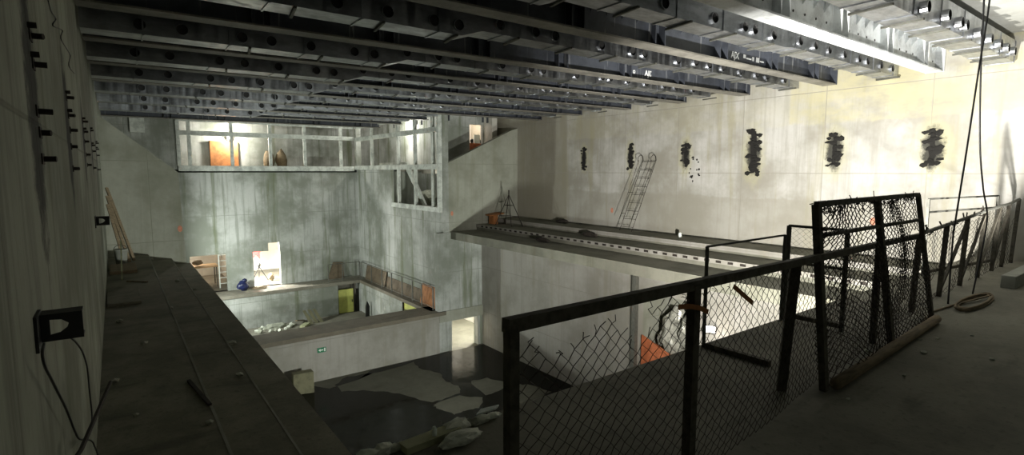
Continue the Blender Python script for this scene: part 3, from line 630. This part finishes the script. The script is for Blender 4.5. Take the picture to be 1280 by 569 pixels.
# wire ladder leaning on the right wall
r = thing('wire_ladder', (15.75,13.55,-.28), 'thin wire ladder with hooked top leaning on the right wall', 'ladder')
def lp(t_, s): return V((15.7+.4*t_, 13.75-.75*t_ + s*.3, -.28+2.7*t_))
for s in (-1, 1):
    pts = [lp(k/6, s) for k in range(7)]; e = pts[-1]
    pts += [e+V((-.03,.0,.14)), e+V((-.14,.02,.2)), e+V((-.26,.03,.12)), e+V((-.27,.03,-.05))]
    MB().tube(pts, .011, 6).build('rail', M['rebar'], r)
    pts2 = [lp(k/6, s)+V((-.25,.0,.0)) for k in range(1, 7)]; MB().tube(pts2, .008, 5).build('rail', M['rebar'], r)
    for t_ in (.25,.55,.85): MB().tube([lp(t_, s), lp(t_, s)+V((-.25,0,0))], .009, 5).build('spacer', M['rebar'], r)
for k in range(9): MB().tube([lp(.06+k*.115, -1), lp(.06+k*.115, 1)], .009, 5).build('rung', M['rebar'], r)
# wire trestle on the gallery
r = thing('wire_trestle', (14.6,20.0,-.5), 'dark thin wire trestle standing on the far end of the right gallery', 'trestle')
ap = V((14.6,19.85,.95)); feet = [V((14.3,20.5,-.5)), V((14.3,19.25,-.5)), V((14.85,20.5,-.5)), V((14.85,19.1,-.5))]
for f in feet: MB().tube([ap, f], .018, 5).build('leg', M['rebar'], r)
for t_ in (.35, .7):
    c4 = [ap*(1-t_)+f*t_ for f in feet]; MB().tube([c4[0], c4[1], c4[3], c4[2], c4[0]], .013, 5).build('brace', M['rebar'], r)
MB().tube([ap, ap+V((0,0,.2))], .03, 6).build('head', M['rebar'], r)
tag(MB().add([(14.05,20.6,-.1),(14.85,20.56,-.02),(14.85,21.2,-.02),(14.2,21.2,-.1),(14.05,20.6,-.05),(14.85,20.56,.03),(14.85,21.2,.03),(14.2,21.2,-.05)], [(0,1,2,3),(4,5,6,7),(0,1,5,4),(1,2,6,5),(2,3,7,6),(3,0,4,7)]).bar((14.45,20.9,-.5),(14.45,20.9,-.08),.25,.4).build('board_stack', M['wood_orange']), 'orange boards stacked beside the wire trestle on the gallery', 'boards')
for i, (y2, x, lab) in enumerate([(16.0,13.4,'dark debris on the lowest tread of the right gallery'),(14.6,14.6,'dark crumpled scrap on the middle tread of the right gallery'),(17.6,15.9,'dark slab propped at the foot of the right wall')]):
    z = -.76 if x < 13.7 else -.5 if x < 14.9 else -.28
    tag(MB().lump((x, y2, z+.08), (.14,.4,.1), 80+i, .5).build('debris_heap', M['rebar']), lab, 'debris')
tag(MB().lathe((15.6,11.2,-.28), [(.05,0),(.06,.1),(.05,.16),(.02,.18)], 10).build('paper_cup', M['signwhite'], smooth=True), 'small white cup on the top tread of the right gallery', 'cup')
for k in range(16):
    px, py = 868+R.uniform(-7, 6), 212+R.uniform(-16, 16); q = at(px, py, 0, XR)
    tag(MB().lump((XR-.004, q.y, q.z), (.008, R.uniform(.025,.05), R.uniform(.025,.05)), 200+k, .3, 1).build('soot_spot', M['soot']), 'small black spot in the cluster beside the ragged anchor patch right of the ladder', 'spot', 'black spots right of the ladder')
# two cables hanging from the roof
o = cable('left one of two black cables hanging from the roof at right', [(1238,-60),(1237,0),(1223,90),(1208,190),(1195,272),(1191,300),(1185,380)], .012, 1, 2.3, 'hanging_cable')
o['group'] = 'hanging cables'
o = cable('right one of two black cables hanging from the roof, bowed near its end', [(1232,-60),(1230,0),(1226,90),(1225,180),(1229,235),(1234,268),(1230,300),(1215,371)], .012, 1, 2.36, 'hanging_cable')
o['group'] = 'hanging cables'

# recess in the lower wall: wrapped equipment, orange sheet, lamp
tag(MB().box(13.82, 13.98, 11.6, 11.75, -6.39, -1.5).build('steel_post', M['fence_grey']), 'grey upright steel post at the left edge of the wall recess', 'post')
r = thing('wrapped_roll', (15.0,10.9,-4.5), 'big round bundle wrapped in shiny plastic film inside the wall recess', 'bundle')
MB().lump((15.0,10.8,-3.55), (.6,.55,.85), 31, .35, 4).build('film', M['film'], r); MB().lump((14.75,10.05,-3.2), (.4,.35,.6), 33, .4, 4).build('film', M['film'], r)
MB().box(14.6, 15.6, 9.9, 11.5, -6.39, -4.3).build('pallet_base', M['wood'], r)
tag(MB().prism([(14.12,11.55,-3.55),(14.12,10.9,-3.75),(14.12,9.75,-4.15),(14.12,9.7,-4.9),(14.12,11.55,-4.8)], (.05,0,0)).build('orange_sheet', M['orange']), 'orange plastic sheet hung across the wall recess', 'sheet')
r = work_lamp('flood_lamp', (13.82, 8.8, -2.62), (-.72,-.62,-.1), 'small bright flood lamp on the lower wall, seen behind the second fence post', 'lamp')
MB().box(13.86, 14.0, 8.76, 8.84, -2.68, -2.6).build('wall_arm', M['rebar'], r)

# ------------------------------------------------------------------ platform: rubble along the edge
ST = [(455,564,.13,.07,'stone'),(470,556,.10,.08,'stone'),(484,552,.09,.05,'stone_dark'),(500,549,.1,.05,'stone'),(528,543,.1,.05,'stone_dark'),(548,535,.13,.05,'stone'),(562,528,.17,.075,'stone'),(583,524,.1,.05,'stone_dark'),(597,522,.12,.05,'stone'),(612,518,.1,.045,'stone')]
for i, (px, py, w, h, m) in enumerate(ST):
    q = at(px, py, 2, .02); y2 = min(q.y, 3.42)
    tag(MB().lump((q.x, y2, h*.5), (w*.75, w*.42, h*.6), 90+i, .45, 2).build('concrete_chunk', M[m]), f"{('first', 'second', 'third', 'fourth', 'fifth', 'sixth', 'seventh', 'eighth', 'ninth', 'tenth')[i]} chunk from the left in the row of rubble along the platform edge", 'rubble', 'chunks along the platform edge')
p0, p1 = at(498, 556, 2, .03), at(575, 538, 2, .03)
tag(MB().bar((p0.x, 3.36, .03), (p1.x, 3.40, .03), .12, .05).build('plank', M['wood_pale']), 'pale greenish plank lying along the rubble on the platform edge', 'plank')
q = at(572, 549, 2, .05)
tag(MB().lump((q.x+.03, q.y, .05), (.17,.07,.05), 7, .3, 3).build('concrete_brick', M['stone']), 'large mossy chunk lying apart in front of the rubble row', 'rubble')
q = at(614, 519, 2, .09); tag(MB().prism([(q.x-.1,3.38,.09),(q.x+.07,3.36,.1),(q.x+.13,3.4,.1),(q.x-.02,3.44,.09)], (0,0,.012)).build('paper_scrap', M['signwhite']), 'white scrap on the rubble near the fence post', 'scrap')
q = at(540, 541, 2, .06); tag(MB().lathe((q.x,3.36,.05), [(.018,0),(.02,.05),(.012,.07)], 8).build('white_stub', M['signwhite']), 'tiny white cap standing on the pale plank', 'cap')

# ------------------------------------------------------------------ fences
def chainlink(b, org, ux, W, H, cell, keep, bulge, r_, seed, vs_=None, ends=False):
    h = cell/2; nu = int(W/h); nv = int(H/(vs_ or cell*.42)); ux = V(ux); n3 = ux.cross(V((0,0,1))).normalized()
    for j in range(nu):
        run = []
        for i in range(nv+1):
            u = (j + ((i+j) % 2))*h; v = i*H/nv; s = V((u*1.3, v*1.3, seed))
            if keep(u, v):
                du = bulge*.5*noise.noise(s*1.6) + .006*noise.noise(s*9); dv = bulge*.5*noise.noise(s*1.6+V((7,3,1)))
                dn = bulge*noise.noise(s*.9+V((1,9,4))) + (.004 if (i % 2) else -.004)
                run.append(org(u+du, v+dv) + n3*dn)
            else:
                if len(run) > 1:
                    if ends and R.random() < .7:
                        for _ in range(2): run.append(run[-1] + V((R.uniform(-.035,.035), R.uniform(-.01,.01), R.uniform(.0,.04))))
                    b.tube(run, r_, 3, False)
                run = []
        if len(run) > 1:
            b.tube(run, r_, 3, False)
# near fence
r = thing('chain_link_fence', (3.2,1.75,0), 'dark chain link fence in the foreground with torn mesh and heavy top rail', 'fence', 'chain link fences')
A0, A1 = V((1.30,1.75,1.36)), V((8.9,2.49,1.12))
def railA(x): t_ = (x-A0.x)/(A1.x-A0.x); return A0*(1-t_)+A1*t_
MB().bar(A0-V((.03,0,0)), A1, .05, .06).build('top_rail', M['fence'], r)
MB().box(1.275, 1.325, 1.725, 1.775, 0, 1.37).build('post', M['fence'], r)
q = railA(2.80); MB().box(q.x-.03, q.x+.03, q.y-.03, q.y+.03, 0, q.z).build('post', M['fence'], r)
q = railA(4.5); MB().bar((q.x, q.y+.03, q.z), (4.80,2.30,0), .08, .06).build('leaning_post', M['fence'], r)
q = railA(7.0); MB().box(q.x-.03, q.x+.03, q.y, q.y+.06, 0, q.z).build('post', M['fence'], r)
def orgA(u, v): q = railA(1.32+u); return V((q.x, q.y+.01, .03+v*(q.z-.03)/1.33))
def topA(u):
    pts = [(0,1.2),(.12,1.26),(.25,1.13),(.4,1.2),(.6,1.25),(.8,1.2),(.95,1.28),(1.1,1.3),(1.3,1.3),(1.6,1.27),(2.2,1.3),(9,1.3)]
    for (a, c), (d, e) in zip(pts, pts[1:]):
        if a <= u <= d: return c+(e-c)*(u-a)/(d-a)
    return 1.3
def holeA(u, v): return ((u-.92)/.1)**2+((v-1.18)/.09)**2 < 1
b = MB(); chainlink(b, orgA, (1,.1,0), 7.5, 1.3, .095, lambda u, v: v <= topA(u)+.02*noise.noise(V((u*20, 3, 1))) and not holeA(u, v), .05, .0026, 2, None, True)
b.build('wire_mesh', M['wire'], r)
for (ps, lab) in (([(848,384),(862,383),(874,385),(885,390)], 'dark red strip tied to the near fence at its second post'), ([(917,358),(925,365),(935,374),(941,379)], 'red strip hooked in the near fence mesh right of its second post')):
    P = [at(x, y2, 1, railA(2.85).y-.06) for x, y2 in ps]; b = MB()
    for a, c in zip(P, P[1:]): b.bar(a, c, .006, .03)
    tag(b.build('red_strip', M['wood_orange']), lab, 'strip', 'red strips on the near fence')
# leaning panel
r = thing('fence_panel', (6.9,2.15,0), 'tall freestanding fence panel of sagging rusty mesh leaning on the near fence', 'fence panel', 'chain link fences')
c00, c10, c01, c11 = V((5.11,2.06,.0)), V((8.67,2.22,.0)), V((4.99,2.17,1.71)), V((8.72,2.50,1.69))
def orgP(u, v):
    s, t_ = u/3.56, v/1.7; return (c00*(1-s)+c10*s)*(1-t_) + (c01*(1-s)+c11*s)*t_
MB().bar(c00, c01, .07, .06, (0,1,0)).build('post', M['fence'], r); MB().bar(c10, c11, .06, .05, (0,1,0)).build('post', M['fence'], r)
MB().bar(orgP(1.9,0), orgP(1.75,1.69), .07, .06, (0,1,0)).build('post', M['fence'], r)
MB().bar(c01, c11, .05, .05).build('top_rail', M['fence'], r)
MB().bar(orgP(0,1.42), orgP(3.56,1.36), .04, .035).build('middle_rail', M['fence'], r)
b = MB(); chainlink(b, orgP, (1,.05,0), 3.5, 1.68, .125, lambda u, v: noise.noise(V((u*2.2, v*3, 5))) < .62, .13, .0058, 5, .033)
for k in range(70):
    u = R.uniform(.05, 3.4); p_ = orgP(u, 1.66); q_ = [p_]
    for m_ in range(3): q_.append(q_[-1]+V((R.uniform(-.07,.07), R.uniform(-.03,.03), R.uniform(-.06,.05))))
    b.tube(q_, .005, 3, False)
for k in range(55):
    v = R.uniform(.3, 1.7); p_ = orgP(R.choice([0,0,1.85]), v); b.tube([p_, p_+V((R.uniform(-.07,.09), R.uniform(-.05,.02), R.uniform(-.05,.05)))], .006, 3, False)
b.build('wire_mesh', M['wire'], r)
tag(MB().tube([(5.2,2.0,.06),(6.3,2.05,.06),(7.4,2.1,.06),(8.62,2.16,.06)], .055, 10).build('ground_pipe', M['wood'], smooth=True), 'long pale pipe lying along the foot of the leaning fence panel', 'pipe')
# far fence section towards the right wall
r = thing('chain_link_fence', (12.3,2.6,0), 'ragged far chain link fence with many posts running to the right wall', 'fence', 'chain link fences')
TP = [((1150,293),2.5),((1184,281),2.58),((1210,272),2.62),((1232,264),2.64),((1250,258),2.66),((1262,255),2.66),((1274,249),2.66)]
tops = [at(x, y2, 1, Y) for (x, y2), Y in TP]
MB().tube([tops[0]] + tops[1:], .028, 6).build('top_rail', M['fence_grey'], r)
for i, p_ in enumerate(tops):
    MB().bar((p_.x+.12, p_.y+.06, 0), p_, .07, .06, (0,1,0)).build('post', M['fence'], r)
for i in (1, 2, 3, 4):
    a, c = tops[i], tops[i+1]; MB().bar((a.x+.1, a.y+.05, .1), V(c)-V((.1,.02,.06)), .05, .04, (0,1,0)).build('brace', M['fence'], r)
def orgC(u, v):
    x = tops[0].x+u; i = 0
    while i < len(tops)-2 and tops[i+1].x < x: i += 1
    a, c = tops[i], tops[i+1]; t_ = (x-a.x)/(c.x-a.x); tp = a*(1-t_)+c*t_
    k = v/1.2; return V((x+.12*(1-k), tp.y+.06*(1-k), tp.z*k))
b = MB(); chainlink(b, orgC, (1,.02,0), tops[-1].x-tops[0].x-.1, 1.18, .2, lambda u, v: noise.noise(V((u*1.1, v*1.6, 2))) < .3, .09, .0038, 8, .045)
for k in range(24):
    u = R.uniform(0, 4.2); p_ = orgC(u, 1.17); b.tube([p_, p_+V((R.uniform(-.2,.2), R.uniform(-.05,.05), R.uniform(-.08,.14)))], .012, 3, False)
b.build('wire_mesh', M['wire'], r)
# guard frames standing square to the platform edge
def guard(x, ya, yb, h, lab, rails=(1., .5), x2=None, th=.045, low=True):
    x2 = x if x2 is None else x2
    r = thing('safety_barrier', ((x+x2)/2, (ya+yb)/2, 0), lab, 'guard frame', 'guard frames by the platform edge')
    for xx, y2 in ((x, ya), (x2, yb)): MB().bar((xx, y2, 0), (xx, y2, h), th, th, (0,1,0)).build('post', M['fence_grey'], r)
    for k in rails: MB().bar((x, ya, h*k), (x2, yb, h*k), th*.75, th*.75).build('rail', M['fence_grey'], r)
    if low: MB().bar((x, ya, .07), (x2, yb, .07), .05, .06).build('bottom_rail', M['fence'], r)
    return r
guard(5.3, 3.44, 3.46, 1.16, 'thin grey guard rail along the platform edge behind the second post of the near fence', (1.,), 7.1, .03, False)
tag(MB().bar((5.3, 3.4, .03), (5.3, 2.67, .03), .06, .06).build('steel_bar', M['fence']), 'dark bar lying on the platform behind the second post of the near fence', 'bar')
rr = guard(7.2, 3.46, 2.75, 1.28, 'grey guard frame standing left of the leaning fence panel', (1., .62))
b = MB(); chainlink(b, lambda u, v: V((7.2, 3.44-u, .8+v)), (0,-1,0), .66, .46, .08, lambda u, v: True, .02, .002, 3); b.build('wire_mesh', M['wire'], rr)
guard(12.4, 3.38, 2.95, 1.48, 'thin grey guard frame standing behind the far ragged fence', (1., .83), 15.3)
# bits on the platform floor
def coil(lab, c, n, rx, ry):
    P = []
    for k in range(n*14):
        a = 2*math.pi*k/14; s = 1-.25*noise.noise(V((k*.11, 2, 5)))
        P.append((c[0]+rx*s*math.cos(a)+.25*noise.noise(V((k*.05,1,1))), c[1]+ry*s*math.sin(a), .015+.012*(k//14) + .01*abs(noise.noise(V((k*.3,4,4))))))
    P += [(c[0]-.5, c[1]+.15, .02), (c[0]-1.2, c[1]+.22, .015), (c[0]-2.0, c[1]+.1, .015)]
    return tag(MB().tube(P, .016, 6).build('rope_coil', M['wood'], smooth=True), lab, 'rope')
coil('loose coil of brown rope on the platform floor at far right', (10.4,2.15), 4, .75, .13)
tag(MB().box(12.2, 14.8, 2.02, 2.22, .0, .22).build('timber_beam', M['bucket'], bevel=.01), 'square pale timber lying on the platform floor at far right', 'timber')
for i, (px, py, s) in enumerate([(1085,440,.04),(1150,425,.02),(1155,442,.035),(1172,424,.02),(1180,385,.02),(1130,470,.02),(1215,420,.02),(1240,450,.03),(1060,500,.02),(1100,415,.025)]):
    q = at(px, py, 2, 0); tag(MB().lump((q.x, q.y, s*.35), (s*1.6, s, s*.6), 120+i, .5, 1).build('rubble_lump', M['stone_dark']), 'small dark crumb on the platform floor near the leaning panel', 'rubble', 'crumbs on the platform')

# ------------------------------------------------------------------ light
def light(kind, name, loc, energy, col, size=.3, aim=None, spot=None, blend=.5):
    l = bpy.data.lights.new(name, kind); l.energy = energy; l.color = col
    if kind in ('POINT', 'SPOT'): l.shadow_soft_size = size
    if kind == 'AREA': l.size = size
    if spot: l.spot_size = math.radians(spot); l.spot_blend = blend
    o = bpy.data.objects.new(name, l); C.objects.link(o); o.location = loc
    if aim is not None: o.rotation_euler = (V(aim)-V(loc)).to_track_quat('-Z', 'Y').to_euler()
    return o
light('SPOT', 'flood_hall', (7.6, 3.74, -.55), 6900, (1, .97, .9), .08, (16.2, 6.0, 3.0), 140, .8)
light('POINT', 'flood_wall', (13.5, 8.6, -2.7), 15, (1, .92, .82), .1)
light('SPOT', 'fill_low', (9.0, 6.0, -2.6), 4600, (.95, 1, .92), .2, (6.2, 31, .0), 82, .7)  # added fill light for the portal and back walls, hidden below the platform edge
light('SPOT', 'fill_stage', (1.0, 28.3, -2.9), 2300, (.93, 1, .92), .2, (12, 27, -1), 150, .6)  # added fill light out of sight on the left, brightens the stage walls
light('POINT', 'doorway_lamp', (5.8, 33.4, -2.9), 1400, (1, 1, .95), .15)
light('POINT', 'left_room_lamp', (3.2, 35.5, -2.2), 110, (1, .85, .68), .2)
light('POINT', 'gallery_lamp', (5.55, 34.4, 3.9), 450, (1, .96, .85), .15)
light('POINT', 'side_gallery_lamp', (13.5, 29.5, 4.4), 260, (1, .97, .88), .2)
light('POINT', 'near_gallery_fill', (12.8, 25.2, 3.7), 45, (1, .98, .9), .2)  # added light without a fixture, brightens the inside of the side gallery
light('SPOT', 'flood_roof', (12.4, .9, .35), 1600, (1, .98, .93), .12, (14.6, 4.4, 4.6), 84, .8)
light('POINT', 'stair_lamp', (12.7, 24.0, 1.85), 14, (1, .98, .9), .15)
light('POINT', 'passage_lamp', (14.9, 22.4, -3.8), 1100, (1, .97, .9), .2)
light('POINT', 'corridor_lamp', (15.3, 24.9, 4.5), 90, (1, .86, .75), .2)
w = bpy.data.worlds.new('dim_site'); bpy.context.scene.world = w; w.use_nodes = True
w.node_tree.nodes['Background'].inputs[0].default_value = (.8, .86, .7, 1); w.node_tree.nodes['Background'].inputs[1].default_value = .09

# ------------------------------------------------------------------ camera
cam = bpy.data.cameras.new('camera'); cam.sensor_width = 36; cam.lens = 665/1280*36; cam.clip_end = 200
co = bpy.data.objects.new('camera', cam); C.objects.link(co); co.location = (0, 0, 2.0)
P = math.atan(70/665); S = math.atan(498*math.cos(P)/665)
co.rotation_euler = (math.pi/2-P, 0, -S)
sc = bpy.context.scene; sc.camera = co
sc.view_settings.view_transform = 'Standard'; sc.view_settings.look = 'None'; sc.view_settings.gamma = 1; sc.view_settings.exposure = 0
sc.view_settings.use_curve_mapping = False
sc.cycles.use_denoising = True; sc.cycles.max_bounces = 6; sc.cycles.diffuse_bounces = 4
